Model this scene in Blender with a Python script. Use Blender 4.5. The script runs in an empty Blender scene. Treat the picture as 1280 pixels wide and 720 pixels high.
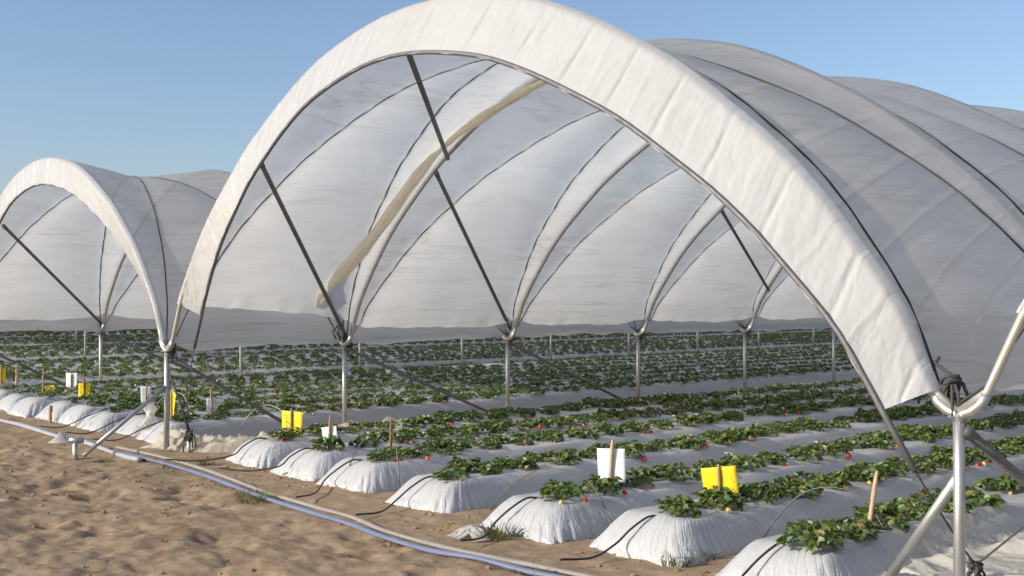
import bpy, math, random
import numpy as np
from mathutils import Vector, Matrix
random.seed(7); RNG = np.random.default_rng(7)
R = math.radians
sc = bpy.context.scene
col = sc.collection

# ------------------------------------------------------------------ camera
F = 1440.0 / 1280.0                      # focal length in picture widths
CAM = Vector((10.59, -4.906, 1.5))
YAW = math.atan2(1626, 1440); PITCH = math.atan2(10, 1440)
cd = bpy.data.cameras.new("camera"); co = bpy.data.objects.new("camera", cd); col.objects.link(co)
cd.sensor_width = 36.0; cd.lens = 36.0 * F; cd.clip_start = 0.05; cd.clip_end = 3000
co.location = CAM; co.rotation_euler = (math.pi / 2 + PITCH, 0, YAW)
sc.camera = co
RT = Vector((math.cos(YAW), math.sin(YAW), 0))
FW = Vector((-math.sin(YAW) * math.cos(PITCH), math.cos(YAW) * math.cos(PITCH), math.sin(PITCH)))
UP = RT.cross(FW)
def ray(px, py):
    return FW + RT * ((px - 640) / 1440) + UP * ((360 - py) / 1440)
def on_z(px, py, z):
    d = ray(px, py); t = (z - CAM.z) / d.z; return CAM + d * t
def on_y(px, py, y):
    d = ray(px, py); t = (y - CAM.y) / d.y; return CAM + d * t
def project(p):
    d = Vector(p) - CAM; z = d.dot(FW)
    if z < .1: return None
    return 640 + 1440 * d.dot(RT) / z, 360 - 1440 * d.dot(UP) / z, z

# ------------------------------------------------------------------ light
SUN_EL = R(23); SUN_AZ = R(17)           # sun behind-left: direction -Y turned towards -X
sdir = Vector((-math.sin(SUN_AZ) * math.cos(SUN_EL), -math.cos(SUN_AZ) * math.cos(SUN_EL), math.sin(SUN_EL)))
w = bpy.data.worlds.new("World"); sc.world = w; w.use_nodes = True
wn = w.node_tree; bg = wn.nodes["Background"]
sk = wn.nodes.new("ShaderNodeTexSky"); sk.sky_type = 'NISHITA'; sk.sun_disc = False
sk.sun_elevation = SUN_EL; sk.sun_rotation = math.atan2(sdir.x, sdir.y)
sk.air_density = 1.0; sk.dust_density = 1.8; sk.ozone_density = 3.0; sk.altitude = 100
tint = wn.nodes.new("ShaderNodeMix"); tint.data_type = 'RGBA'; tint.blend_type = 'MULTIPLY'; tint.inputs[0].default_value = 1
wn.links.new(sk.outputs[0], tint.inputs[6]); tint.inputs[7].default_value = (1.05, .995, 1.0, 1)   # slightly violet evening air
wn.links.new(tint.outputs[2], bg.inputs[0]); bg.inputs[1].default_value = 0.15
sl = bpy.data.lights.new("sun", 'SUN'); so = bpy.data.objects.new("sun", sl); col.objects.link(so)
sl.energy = 4.0; sl.angle = R(.6); sl.color = (1, .90, .74)
so.rotation_euler = sdir.to_track_quat('Z', 'Y').to_euler()
sc.view_settings.view_transform = 'Standard'; sc.view_settings.look = 'None'
sc.view_settings.gamma = 1; sc.view_settings.exposure = 0.2; sc.view_settings.use_curve_mapping = False
sc.render.engine = 'CYCLES'
cy = sc.cycles
cy.use_denoising = True
try: cy.denoiser = 'OPENIMAGEDENOISE'
except Exception: pass
cy.max_bounces = 8; cy.diffuse_bounces = 5; cy.glossy_bounces = 3; cy.transmission_bounces = 6; cy.transparent_max_bounces = 16
cy.sample_clamp_indirect = 6; cy.caustics_reflective = False; cy.caustics_refractive = False

# ------------------------------------------------------------------ materials
class NT:
    def __init__(s, name):
        s.m = bpy.data.materials.new(name); s.m.use_nodes = True; s.t = s.m.node_tree; s.t.nodes.clear()
        s.out = s.t.nodes.new("ShaderNodeOutputMaterial")
    def n(s, typ, ins=None, **kw):
        nd = s.t.nodes.new(typ)
        for k, v in kw.items(): setattr(nd, k, v)
        for k, v in (ins or {}).items():
            if hasattr(v, 'links') or isinstance(v, bpy.types.NodeSocket): s.t.links.new(v, nd.inputs[k])
            else: nd.inputs[k].default_value = v
        return nd
    def noise(s, scale, detail=4, rough=.55, vec=None, mapscale=None, coord='Object'):
        if vec is None: vec = s.n("ShaderNodeTexCoord").outputs[coord]
        if mapscale: vec = s.n("ShaderNodeMapping", {'Vector': vec, 'Scale': mapscale}).outputs[0]
        return s.n("ShaderNodeTexNoise", {'Vector': vec, 'Scale': scale, 'Detail': detail, 'Roughness': rough}).outputs[0]
    def ramp(s, fac, stops):
        nd = s.n("ShaderNodeValToRGB", {'Fac': fac}); cr = nd.color_ramp
        while len(cr.elements) < len(stops): cr.elements.new(.5)
        for e, (p, c) in zip(cr.elements, stops):
            e.position = p; e.color = (*c, 1) if not isinstance(c, (int, float)) else (c, c, c, 1)
        return nd.outputs[0]
    def mix(s, f, a, b, bt='MIX'):
        nd = s.n("ShaderNodeMix", data_type='RGBA', blend_type=bt)
        for k, v in ((0, f), (6, a), (7, b)):
            if isinstance(v, bpy.types.NodeSocket): s.t.links.new(v, nd.inputs[k])
            else: nd.inputs[k].default_value = (*v, 1) if isinstance(v, tuple) else v
        return nd.outputs[2]
    def bump(s, h, strength=.5, dist=.01, normal=None):
        ins = {'Height': h, 'Strength': strength, 'Distance': dist}
        if normal: ins['Normal'] = normal
        return s.n("ShaderNodeBump", ins).outputs[0]
    def pbr(s, colr, rough=.5, metal=0, normal=None, spec=.5, **kw):
        nd = s.n("ShaderNodeBsdfPrincipled", {'Roughness': rough, 'Metallic': metal, 'Specular IOR Level': spec})
        if isinstance(colr, bpy.types.NodeSocket): s.t.links.new(colr, nd.inputs['Base Color'])
        else: nd.inputs['Base Color'].default_value = (*colr, 1)
        if normal: s.t.links.new(normal, nd.inputs['Normal'])
        for k, v in kw.items(): nd.inputs[k].default_value = v
        return nd.outputs[0]
    def mixs(s, f, a, b): return s.n("ShaderNodeMixShader", {0: f, 1: a, 2: b}).outputs[0]
    def done(s, sh): s.t.links.new(sh, s.out.inputs[0]); return s.m

def mat_film(name, base=(.74, .73, .70), transl=.42, transp=.14, streak=(2.2, .35, 2.2), bstr=.35, stain=.12, rough=.38):
    t = NT(name)
    v = t.n("ShaderNodeTexCoord").outputs['Object']
    big = t.noise(1.0, 4, .6, v, (1.3, .5, 1.3))
    fold = t.noise(3.0, 4, .6, v, streak)
    dust = t.noise(7.0, 6, .7, v, (1, .35, 1))
    c = t.mix(t.ramp(dust, [(.45, 0.0), (.8, 1.0)]), base, (base[0]*.93, base[1]*.91, base[2]*.87))
    c = t.mix(t.ramp(big, [(.55, 0.0), (.75, stain)]), c, (.50, .40, .27))
    if rough < .3:                       # old film: thin dirty crease lines running along the tunnel
        d_ = t.n('ShaderNodeMath', {0: t.noise(1.0, 3, .55, v, (2.2, .16, 4.2)), 1: .5}, operation='SUBTRACT').outputs[0]
        d_ = t.n('ShaderNodeMath', {0: d_}, operation='ABSOLUTE').outputs[0]
        msk = t.ramp(t.noise(1.0, 3, .6, v, (.8, .5, .8)), [(.42, 0.0), (.62, .55)])
        ln = t.n('ShaderNodeMath', {0: t.ramp(d_, [(0.0, 1.0), (.018, .25), (.05, 0.0)]), 1: msk}, operation='MULTIPLY').outputs[0]
        c = t.mix(ln, c, (.50, .47, .40))
    nb = t.bump(fold, bstr, .05)
    nb = t.bump(dust, .05, .01, nb)
    pb = t.pbr(c, rough, 0, nb, .45)
    tr = t.n("ShaderNodeBsdfTranslucent", {'Color': c, 'Normal': nb}).outputs[0]
    a = t.mixs(transl, pb, tr)
    tp = t.n("ShaderNodeBsdfTransparent", {'Color': (1, 1, 1, 1)}).outputs[0]
    return t.done(t.mixs(transp, a, tp))
def mat_metal(name, c=(.52, .53, .53), rough=.42, metal=.85, blotch=.2):
    t = NT(name)
    n = t.noise(14, 5, .6); n2 = t.noise(90, 2)
    cc = t.mix(t.ramp(n, [(.4, 0.0), (.7, 1.0)]), c, (c[0]*(1-blotch), c[1]*(1-blotch), c[2]*(1-blotch*.8)))
    return t.done(t.pbr(cc, t.ramp(n, [(.3, rough), (.8, rough+.2)]), metal, t.bump(n2, .08, .002)))
def mat_simple(name, c, rough=.6, var=.3, scale=12, bump=.2, spec=.4, metal=0):
    t = NT(name); n = t.noise(scale, 5, .6)
    cc = t.mix(n, tuple(x*(1-var) for x in c), tuple(min(1, x*(1+var)) for x in c))
    return t.done(t.pbr(cc, rough, metal, t.bump(n, bump, .01), spec))
def mat_leaf(name, dark=(.04, .085, .024), light=(.13, .205, .055)):
    t = NT(name)
    at = t.n("ShaderNodeAttribute", attribute_name="leafrand").outputs['Fac']
    oi = t.n("ShaderNodeObjectInfo").outputs['Random']
    n = t.noise(30, 3)
    f = t.n("ShaderNodeMath", {0: at, 1: oi}, operation='MULTIPLY_ADD'); f.inputs[2].default_value = 0.0
    f = t.n("ShaderNodeMath", {0: at, 1: t.n("ShaderNodeMath", {0: n, 1: .45}, operation='MULTIPLY').outputs[0]}, operation='ADD').outputs[0]
    c = t.ramp(f, [(.15, dark), (.75, light), (1.0, (.15, .19, .06)), (1.22, (.22, .17, .06))])
    pb = t.pbr(c, .42, 0, t.bump(t.noise(160, 2), .3, .003), .45)
    tr = t.n("ShaderNodeBsdfTranslucent", {'Color': t.mix(.5, c, (.16, .26, .03))}).outputs[0]
    return t.done(t.mixs(.28, pb, tr))
def mat_sand():
    t = NT("sand")
    v = t.n("ShaderNodeTexCoord").outputs['Object']
    a = t.noise(.9, 5, .6, v); b = t.noise(6, 6, .65, v); g = t.noise(120, 3, .6, v); d = t.noise(2.3, 6, .7, v)
    c = t.mix(a, (.245, .172, .108), (.355, .262, .172))
    c = t.mix(t.ramp(b, [(.42, 0.0), (.62, .55)]), c, (.43, .335, .235))
    c = t.mix(t.ramp(d, [(.56, 0.0), (.72, .75)]), c, (.17, .105, .055))
    c = t.mix(t.ramp(g, [(.35, .25), (.5, 0.0)]), c, (.16, .11, .06))
    nb = t.bump(b, .5, .03); nb = t.bump(g, .5, .006, nb)
    return t.done(t.pbr(c, .95, 0, nb, .15))
def mat_mulch():
    t = NT("mulch_film")
    v = t.n("ShaderNodeTexCoord").outputs['Object']
    n = t.noise(5, 5, .6, v, (1, .25, 1)); d = t.noise(3.5, 6, .7, v); p = t.noise(26, 4, .6, v, (1, .5, 1))
    c = t.mix(n, (.38, .40, .425), (.50, .51, .525))
    c = t.mix(t.ramp(d, [(.58, 0.0), (.72, .55)]), c, (.46, .38, .27))
    fa = t.n("ShaderNodeAttribute", attribute_name="fold").outputs['Vector']
    fx = t.n("ShaderNodeSeparateXYZ", {0: fa}).outputs
    xy = t.n("ShaderNodeCombineXYZ", {0: fx[0], 1: fx[1]}).outputs[0]
    def ridge(sc_):
        k = t.n("ShaderNodeMath", {0: t.n("ShaderNodeTexNoise", {'Vector': xy, 'Scale': sc_, 'Detail': 3}).outputs[0], 1: .5}, operation='SUBTRACT').outputs[0]
        k = t.ramp(t.n("ShaderNodeMath", {0: k}, operation='ABSOLUTE').outputs[0], [(0.0, 1.0), (.05, .3), (.14, 0.0)])
        return t.n("ShaderNodeMath", {0: k, 1: fx[2]}, operation='MULTIPLY').outputs[0]
    nb = t.bump(n, .45, .03); nb = t.bump(p, .25, .008, nb)
    nb = t.bump(ridge(.8), .38, .018, nb); nb = t.bump(ridge(2.2), .16, .006, nb)
    return t.done(t.pbr(c, t.ramp(d, [(.3, .26), (.7, .45)]), 0, nb, .5))
M = {}
M['cover'] = mat_film("cover_film", base=(.76, .775, .78), transl=.58, transp=.12, streak=(1.2, .22, 2.6), bstr=.5, rough=.28)
M['flap'] = mat_film("flap_film", base=(.70, .70, .68), transl=.30, transp=.04, streak=(1, 1, 1), bstr=.12, stain=.0, rough=.34)
def mat_flap():
    t = NT("flap_film")
    v = t.n("ShaderNodeAttribute", attribute_name="fold").outputs['Vector']
    def ridge(scale, ms):
        n = t.noise(scale, 3, .5, v, ms)
        d = t.n("ShaderNodeMath", {0: n, 1: .5}, operation='SUBTRACT').outputs[0]
        a = t.n("ShaderNodeMath", {0: d}, operation='ABSOLUTE').outputs[0]
        return t.ramp(a, [(0.0, 1.0), (.035, .35), (.12, 0.0)])
    r1 = ridge(1.0, (3.4, 1.3, 1)); r2 = ridge(1.0, (9.0, 2.0, 1)); n3 = t.noise(1.0, 4, .6, v, (20, 5, 1))
    r4 = ridge(1.0, (3.2, 2.6, 1))
    nb = t.bump(r1, .15, .02); nb = t.bump(r2, .06, .008, nb); nb = t.bump(r4, .13, .012, nb); nb = t.bump(n3, .05, .005, nb)
    st = t.noise(1.0, 5, .6, v, (1.3, 2.0, 1))
    c = t.mix(t.ramp(st, [(.5, 0.0), (.75, .5)]), (.73, .74, .735), (.64, .63, .58))
    pb = t.pbr(c, .2, 0, nb, .6)
    tr = t.n("ShaderNodeBsdfTranslucent", {'Color': c, 'Normal': nb}).outputs[0]
    a = t.mixs(.36, pb, tr)
    tp = t.n("ShaderNodeBsdfTransparent", {'Color': (1, 1, 1, 1)}).outputs[0]
    return t.done(t.mixs(.05, a, tp))
M['flap'] = mat_flap()
M['bunch'] = mat_film("gathered_film", base=(.93, .88, .76), transl=.60, transp=.12, streak=(3, 3, 3), bstr=.6, stain=.3)
M['sheet'] = mat_film("loose_film", base=(.70, .69, .66), transl=.3, transp=.15, streak=(2, 2, 2), bstr=.6, stain=.25, rough=.3)
M['steel'] = mat_metal("galvanised_steel", (.50, .51, .50), .4)
M['hoopsteel'] = mat_metal("hoop_steel", (.56, .55, .50), .45, .7)
M['darksteel'] = mat_metal("dull_steel", (.20, .20, .20), .55, .6)
M['rope'] = mat_simple("rope", (.065, .065, .066), .8, .4, 60)
M['sand'] = mat_sand()
M['mulch'] = mat_mulch()
M['leaf'] = mat_leaf("strawberry_leaf")
M['stem'] = mat_simple("stem", (.14, .17, .05), .6)
M['berry'] = mat_simple("berry_red", (.55, .022, .012), .3, .25, 60, .4, .5)
M['unripe'] = mat_simple("berry_unripe", (.55, .42, .16), .4, .3, 30)
M['orange'] = mat_simple("berry_orange", (.62, .12, .03), .35, .3, 30)
M['petal'] = mat_simple("petal", (.8, .8, .76), .6, .05)
M['yellow'] = mat_simple("yellow_card", (.78, .62, .012), .45, .06, 5, .05)
M['ink'] = mat_simple("trap_specks", (.06, .05, .02), .7)
M['white'] = mat_simple("white_card", (.70, .80, .84), .45, .05, 5, .05)
M['grid'] = mat_simple("card_lines", (.62, .71, .76), .5)
M['wood'] = mat_simple("stake_wood", (.40, .25, .14), .8, .35, 40, .4)
M['palewood'] = mat_simple("pale_stake_wood", (.52, .36, .25), .8, .35, 40, .4)
M['brownwood'] = mat_simple("brown_stake_wood", (.26, .14, .08), .8, .35, 40, .4)
M['blue'] = mat_simple("blue_hose", (.15, .185, .28), .45, .25, 6, .3)
M['dusty'] = mat_simple("dusty_hose", (.30, .275, .25), .55, .3, 5, .3)
M['pale'] = mat_simple("pale_hose", (.34, .36, .40), .5, .2, 5, .3)
M['black'] = mat_simple("black_tube", (.03, .028, .026), .5, .4, 20)
M['wire'] = mat_simple("wire", (.12, .12, .11), .5, .3, 20, .1, .5, .5)
M['palewire'] = mat_simple("pale_wire", (.42, .42, .38), .5, .2, 20, .1, .5, .3)
M['grass'] = mat_leaf("grass_blade", (.07, .10, .02), (.16, .18, .05))

# ------------------------------------------------------------------ mesh helpers
class MB:
    def __init__(s): s.v = []; s.f = []; s.mi = []; s.smooth = True
    def add(s, vs, fs, mi=0):
        o = len(s.v); s.v += [tuple(p) for p in vs]; s.f += [tuple(i + o for i in f) for f in fs]; s.mi += [mi] * len(fs)
    def tube(s, pts, r, n=10, mi=0, cap=True, flat=None):
        pts = [Vector(p) for p in pts]; L = len(pts)
        rs = r if isinstance(r, (list, tuple)) else [r] * L
        T = [(pts[min(i + 1, L - 1)] - pts[max(i - 1, 0)]).normalized() for i in range(L)]
        a = Vector((0, 0, 1)) if abs(T[0].z) < .9 else Vector((1, 0, 0))
        vs = []; prev = (a - T[0] * a.dot(T[0])).normalized()
        for p, t, rr in zip(pts, T, rs):
            u = (prev - t * prev.dot(t)).normalized(); v = t.cross(u); prev = u
            for k in range(n):
                an = 2 * math.pi * k / n
                q = u * math.cos(an) * rr * (flat or 1) + v * math.sin(an) * rr
                vs.append(p + q)
        fs = [(i * n + k, i * n + (k + 1) % n, (i + 1) * n + (k + 1) % n, (i + 1) * n + k) for i in range(L - 1) for k in range(n)]
        if cap: fs += [tuple(range(n))[::-1], tuple((L - 1) * n + k for k in range(n))]
        s.add(vs, fs, mi)
    def box(s, c, ax, ay, az, mi=0):
        c = Vector(c); vs = [c + ax * i + ay * j + az * k for i in (-1, 1) for j in (-1, 1) for k in (-1, 1)]
        s.add(vs, [(0, 1, 3, 2), (4, 6, 7, 5), (0, 4, 5, 1), (2, 3, 7, 6), (0, 2, 6, 4), (1, 5, 7, 3)], mi)
    def mesh(s, name, mats, smooth=True, attr=None):
        me = bpy.data.meshes.new(name); me.from_pydata(s.v, [], s.f)
        for m in (mats if isinstance(mats, list) else [mats]): me.materials.append(m)
        me.polygons.foreach_set('material_index', s.mi)
        me.polygons.foreach_set('use_smooth', [smooth] * len(s.f))
        if attr is not None:
            at = me.attributes.new("leafrand", 'FLOAT', 'FACE'); at.data.foreach_set('value', attr)
        me.update(); return me
    def build(s, name, mats, parent=None, loc=(0, 0, 0), smooth=True, attr=None):
        return link(name, s.mesh(name, mats, smooth, attr), parent, loc)
def link(name, me, parent=None, loc=(0, 0, 0)):
    o = bpy.data.objects.new(name, me); col.objects.link(o); o.location = loc
    if parent: o.parent = parent
    return o
def grid_mesh(name, V, mats, smooth=True):     # V: (n, m, 3) array
    n, m = V.shape[:2]
    idx = np.arange(n * m).reshape(n, m)
    q = np.stack([idx[:-1, :-1], idx[1:, :-1], idx[1:, 1:], idx[:-1, 1:]], -1).reshape(-1, 4)
    return np_mesh(name, V.reshape(-1, 3), q, mats, smooth)
def np_mesh(name, v, q, mats, smooth=True, mi=None, attr=None):
    k = q.shape[1]
    me = bpy.data.meshes.new(name)
    me.vertices.add(len(v)); me.vertices.foreach_set('co', np.ascontiguousarray(v, np.float32).ravel())
    me.loops.add(q.size); me.loops.foreach_set('vertex_index', np.ascontiguousarray(q, np.int32).ravel())
    me.polygons.add(len(q)); me.polygons.foreach_set('loop_start', np.arange(0, q.size, k, dtype=np.int32))
    for m in (mats if isinstance(mats, list) else [mats]): me.materials.append(m)
    if mi is not None: me.polygons.foreach_set('material_index', np.asarray(mi, np.int32))
    me.update(calc_edges=True)
    me.polygons.foreach_set('use_smooth', np.full(len(q), smooth))
    if attr is not None:
        at = me.attributes.new("leafrand", 'FLOAT', 'FACE'); at.data.foreach_set('value', np.asarray(attr, np.float32))
    me.validate(); return me
def tag(o, label, cat, group=None, kind=None):
    if label: o['label'] = label
    if cat: o['category'] = cat
    if group: o['group'] = group
    if kind: o['kind'] = kind
    return o
def empty(name, loc, label, cat, group=None):
    o = bpy.data.objects.new(name, None); col.objects.link(o); o.location = loc; o.empty_display_size = .1
    return tag(o, label, cat, group)
_perm = RNG.random((256, 256))
def vnoise(x, y):
    x = np.asarray(x, float); y = np.asarray(y, float)
    xi = np.floor(x).astype(int); yi = np.floor(y).astype(int); fx = x - xi; fy = y - yi
    fx = fx * fx * (3 - 2 * fx); fy = fy * fy * (3 - 2 * fy)
    g = lambda i, j: _perm[i % 256, j % 256]
    return (g(xi, yi) * (1 - fx) + g(xi + 1, yi) * fx) * (1 - fy) + (g(xi, yi + 1) * (1 - fx) + g(xi + 1, yi + 1) * fx) * fy
def fbm(x, y, o=4, gain=.5):
    s = 0; a = 1; tot = 0
    for k in range(o):
        s = s + a * (vnoise(x * 2 ** k + 17 * k, y * 2 ** k + 31 * k) - .5); tot += a; a *= gain
    return s / tot * 2
def catmull(P, n):
    P = [np.array(p, float) for p in P]; P = [2 * P[0] - P[1]] + P + [2 * P[-1] - P[-2]]
    out = []
    for i in range(1, len(P) - 2):
        for k in range(n):
            t = k / n
            out.append(.5 * (2 * P[i] + (P[i+1] - P[i-1]) * t + (2*P[i-1] - 5*P[i] + 4*P[i+1] - P[i+2]) * t*t + (3*P[i] - P[i-1] - 3*P[i+1] + P[i+2]) * t**3))
    out.append(P[-2]); return np.array(out)
def ordinal(n):
    w_ = "first second third fourth fifth sixth seventh eighth ninth tenth eleventh twelfth".split()
    if n <= 12: return w_[n - 1]
    return "%d%s" % (n, 'th' if 10 < n % 100 < 14 else {1: 'st', 2: 'nd', 3: 'rd'}.get(n % 10, 'th'))

# ------------------------------------------------------------------ ground
def axis(lo, hi, step, far, growth=1.18):
    a = list(np.arange(lo, hi + 1e-6, step)); d = step; x = hi
    while x < far: d *= growth; x += d; a.append(x)
    d = step; x = lo; b = []
    while x > -far: d *= growth; x -= d; b.append(x)
    return np.array(b[::-1] + a)
ax_ = axis(-6, 11.5, .03, 1500); ay_ = axis(-5.2, 1.2, .025, 1500)
GX, GY = np.meshgrid(ax_, ay_, indexing='ij')
def ground_z(X, Y):
    near = np.clip((-.2 - Y) / .9, 0, 1) * np.clip((Y + 9) / 3, 0, 1)
    z = .03 * fbm(X * .9, Y * .9, 2)
    clod = np.maximum(fbm(X * 3.1 + 5, Y * 3.1, 4, .55) - .05, -.35)
    z = z + near * (.032 * clod + .030 * fbm(X * 7, Y * 7, 5, .70)) + (1 - near) * .014 * fbm(X * 6, Y * 6, 3)
    foot = np.clip(fbm(X * 2.0 + 40, Y * 2.0 + 9, 2) - .28, 0, 1)
    z = z - near * .10 * np.clip(fbm(X * 4.6 + 40, Y * 4.6 + 9, 2) - .24, 0, 1) - near * .05 * foot
    far = np.clip((np.hypot(X - 3, Y) - 14) / 10, 0, 1)
    return z * (1 - far)
GZ = ground_z(GX, GY)
g = link('ground', grid_mesh('ground', np.stack([GX, GY, GZ], -1), M['sand'])); tag(g, 'bare tan sandy ground in front of the beds', 'ground', None, 'structure')
def gz(x, y): return float(ground_z(np.array([x]), np.array([y]))[0])

# ------------------------------------------------------------------ tunnels
HALF = [(0, .98), (.06, .988), (.10, 1.02), (.14, 1.095), (.21, 1.25), (.29, 1.42), (.40, 1.585), (.56, 1.79), (.75, 2.02), (.98, 2.25), (1.26, 2.48), (1.6, 2.74), (1.95, 2.95), (2.35, 3.16), (2.75, 3.33), (3.15, 3.44), (3.6, 3.52), (4.03, 3.545)]
FULL = HALF + [(8.06 - x, z) for x, z in HALF[-2::-1]]
_c = catmull(FULL, 8); _s = np.concatenate([[0], np.cumsum(np.hypot(*np.diff(_c, axis=0).T))]); ARC = _s[-1]
def prof(t, off=0.0, W=8.06, zs=1.0):
    t = np.asarray(t, float); s = t * ARC
    x = np.interp(s, _s, _c[:, 0]); z = np.interp(s, _s, _c[:, 1])
    e = .05
    sd = np.clip(s, e, ARC - e); dx = np.interp(sd + e, _s, _c[:, 0]) - np.interp(sd - e, _s, _c[:, 0]); dz = np.interp(sd + e, _s, _c[:, 1]) - np.interp(sd - e, _s, _c[:, 1])
    L = np.hypot(dx, dz); nx, nz = -dz / L, dx / L
    # extend below the ends
    lo = np.minimum(s, 0); hi = np.maximum(s - ARC, 0)
    z = z + lo - hi
    x = x + nx * off; z = z + nz * off
    return x * W / 8.06, .98 + (z - .98) * zs
def t_at_z(zv, zs=1.0):                       # left-side arc parameter for a height
    tt = np.linspace(0, .5, 400); _, z = prof(tt, 0, 8.06, zs)
    return np.interp(zv, z, tt)
HOOP_Y = [0.0, 2.04] + [2.04 + 2.36 * k for k in range(1, 17)]
def sagD(t): return .21 * np.clip(1 - np.abs(2 * t - 1) ** 1.0, 0, 1) + .008
def sag(u, t):
    a = np.minimum(t, 1 - t); b = np.maximum(t, 1 - t)      # the two crossing ropes
    D = sagD(t)
    h1 = np.clip(u / np.maximum(a, 1e-3), 0, 1); h2 = np.clip((1 - u) / np.maximum(1 - b, 1e-3), 0, 1)
    side = np.clip((b - u) * (u - a) / np.maximum(((b - a) / 2) ** 2, 1e-3), 0, 1)
    base = np.where(u < a, h1 ** .9, np.where(u > b, h2 ** .9, 1.0))
    return D * base - np.where((u >= a) & (u <= b), .07 * side * np.clip((b - a) * 1.6, 0, 1), 0)

def cover(parent, W, zs, bays, nt, nu, ledge, redge, seed):
    us = []; ys = []
    for k in range(bays):
        y0, y1 = HOOP_Y[k], HOOP_Y[k + 1]
        for j in range(nu + (k == bays - 1)):
            us.append((j / nu, k)); ys.append(y0 + (y1 - y0) * j / nu)
    n = len(us); V = np.zeros((n, nt, 3)); q = np.linspace(0, 1, nt)
    yy = np.array(ys)
    tl = np.array([t_at_z(ledge(u, k), zs) if ledge(u, k) > .98 else (ledge(u, k) - .98) / ARC for u, k in us])
    tr = np.array([1 - t_at_z(redge(u, k), zs) if redge(u, k) > .98 else 1 - (redge(u, k) - .98) / ARC for u, k in us])
    tl = tl + .0035 * fbm(yy * 3.1 + seed, yy * 0 + seed, 3); tr = tr + .0035 * fbm(yy * 3.3 + seed + 9, yy * 0, 3)
    T = tl[:, None] + (tr - tl)[:, None] * q[None]
    U = np.array([u for u, k in us])[:, None] + 0 * T
    tc = np.clip(T, 0, 1)
    off = .034 - sag(U, tc)
    A_ = np.minimum(tc, 1 - tc); B_ = np.maximum(tc, 1 - tc)
    soft = np.clip(np.minimum(np.abs(U - A_), np.abs(U - B_)) * 7, 0, 1) * np.clip(np.minimum(U, 1 - U) * 9, 0, 1)
    off = off + soft * (.016 * fbm(T * 60 + seed, yy[:, None] * .8 + seed, 3) + .03 * fbm(T * 9 + seed, yy[:, None] * .7, 2))
    edge = np.exp(-((T - tl[:, None]) / .012) ** 2) + np.exp(-((T - tr[:, None]) / .012) ** 2)
    off = off + edge * .02 * fbm(yy[:, None] * 7 + seed, T * 20, 2)
    X, Z = prof(T, off, W, zs)
    V[..., 0] = X; V[..., 1] = yy[:, None]; V[..., 2] = Z
    return link('cover', grid_mesh('cover', V, M['cover']), parent)

def hoop_mesh(W, zs, r, n=10, seg=64):
    mb = MB(); X, Z = prof(np.linspace(0, 1, seg), 0, W, zs)
    mb.tube([(x, 0, z) for x, z in zip(X, Z)], r, n); return mb.mesh('hoop', M['hoopsteel'])
def post_mesh(r=.026):
    mb = MB(); mb.tube([(0, 0, -.15), (0, 0, .5), (0, 0, .955)], r, 12)
    for s in (-1, 1):                             # the two sleeve arms of the Y head
        mb.tube([(0, 0, .94), (s * .02, 0, .977), (s * .06, 0, .989), (s * .10, 0, 1.022), (s * .128, 0, 1.07)], .0255, 10)
    for s in (-1, 1): mb.tube([(s * .02, -.05, .965), (s * .02, .05, .945)], .006, 6)
    return mb.mesh('post', M['steel'])
POST = post_mesh(); POSTTHIN = post_mesh(.02)
def bar(parent, a, b, r=.02, m='steel', name='diagonal_brace', clamp=True):
    mb = MB(); a, b = Vector(a), Vector(b); d = (b - a).normalized()
    pts = [a, a + (b - a) * .5, b]
    mb.tube(pts, r, 10)
    if clamp: mb.tube([a - d * .02, a + d * .05], r * 1.25, 10)
    return mb.build(name, M[m], parent)
def rope_part(parent, pts, r=.008, name='rope'):
    mb = MB(); mb.tube(pts, r, 6); return mb.build(name, M['rope'], parent)
def over_rope(parent, W, zs, k, flip):
    y0, y1 = HOOP_Y[k], HOOP_Y[k + 1]; t = np.linspace(.0, 1, 50)
    X, Z = prof(t, .034 - sagD(t) + .009, W, zs)
    u = 1 - t if flip else t
    rope_part(parent, [(x, y0 + (y1 - y0) * uu, z) for x, z, uu in zip(X, Z, u)], .0068)
def knot(parent, c, s=.06, seed=0):
    rr = random.Random(seed); mb = MB(); c = Vector(c)
    for i in range(4):
        pts = []
        ph = rr.random() * 6.3; ax = Vector((rr.uniform(-1, 1), rr.uniform(-1, 1), rr.uniform(-1, 1))).normalized(); b = ax.orthogonal().normalized(); d = ax.cross(b)
        for j in range(15):
            a = ph + j * .5; pts.append(c + (b * math.cos(a) + d * math.sin(a)) * s * (.5 + .5 * rr.random()) + Vector((0, 0, -.02 * i)))
        mb.tube(pts, .009, 6)
    for i in range(3):
        x, y = rr.uniform(-.06, .06), rr.uniform(-.06, .06)
        mb.tube([c, c + Vector((x, y, -.05)), c + Vector((x * 1.3, y * 1.2, -.13 - .08 * rr.random()))], .007, 6)
    return mb.build('rope_knot', M['rope'], parent)

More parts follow.
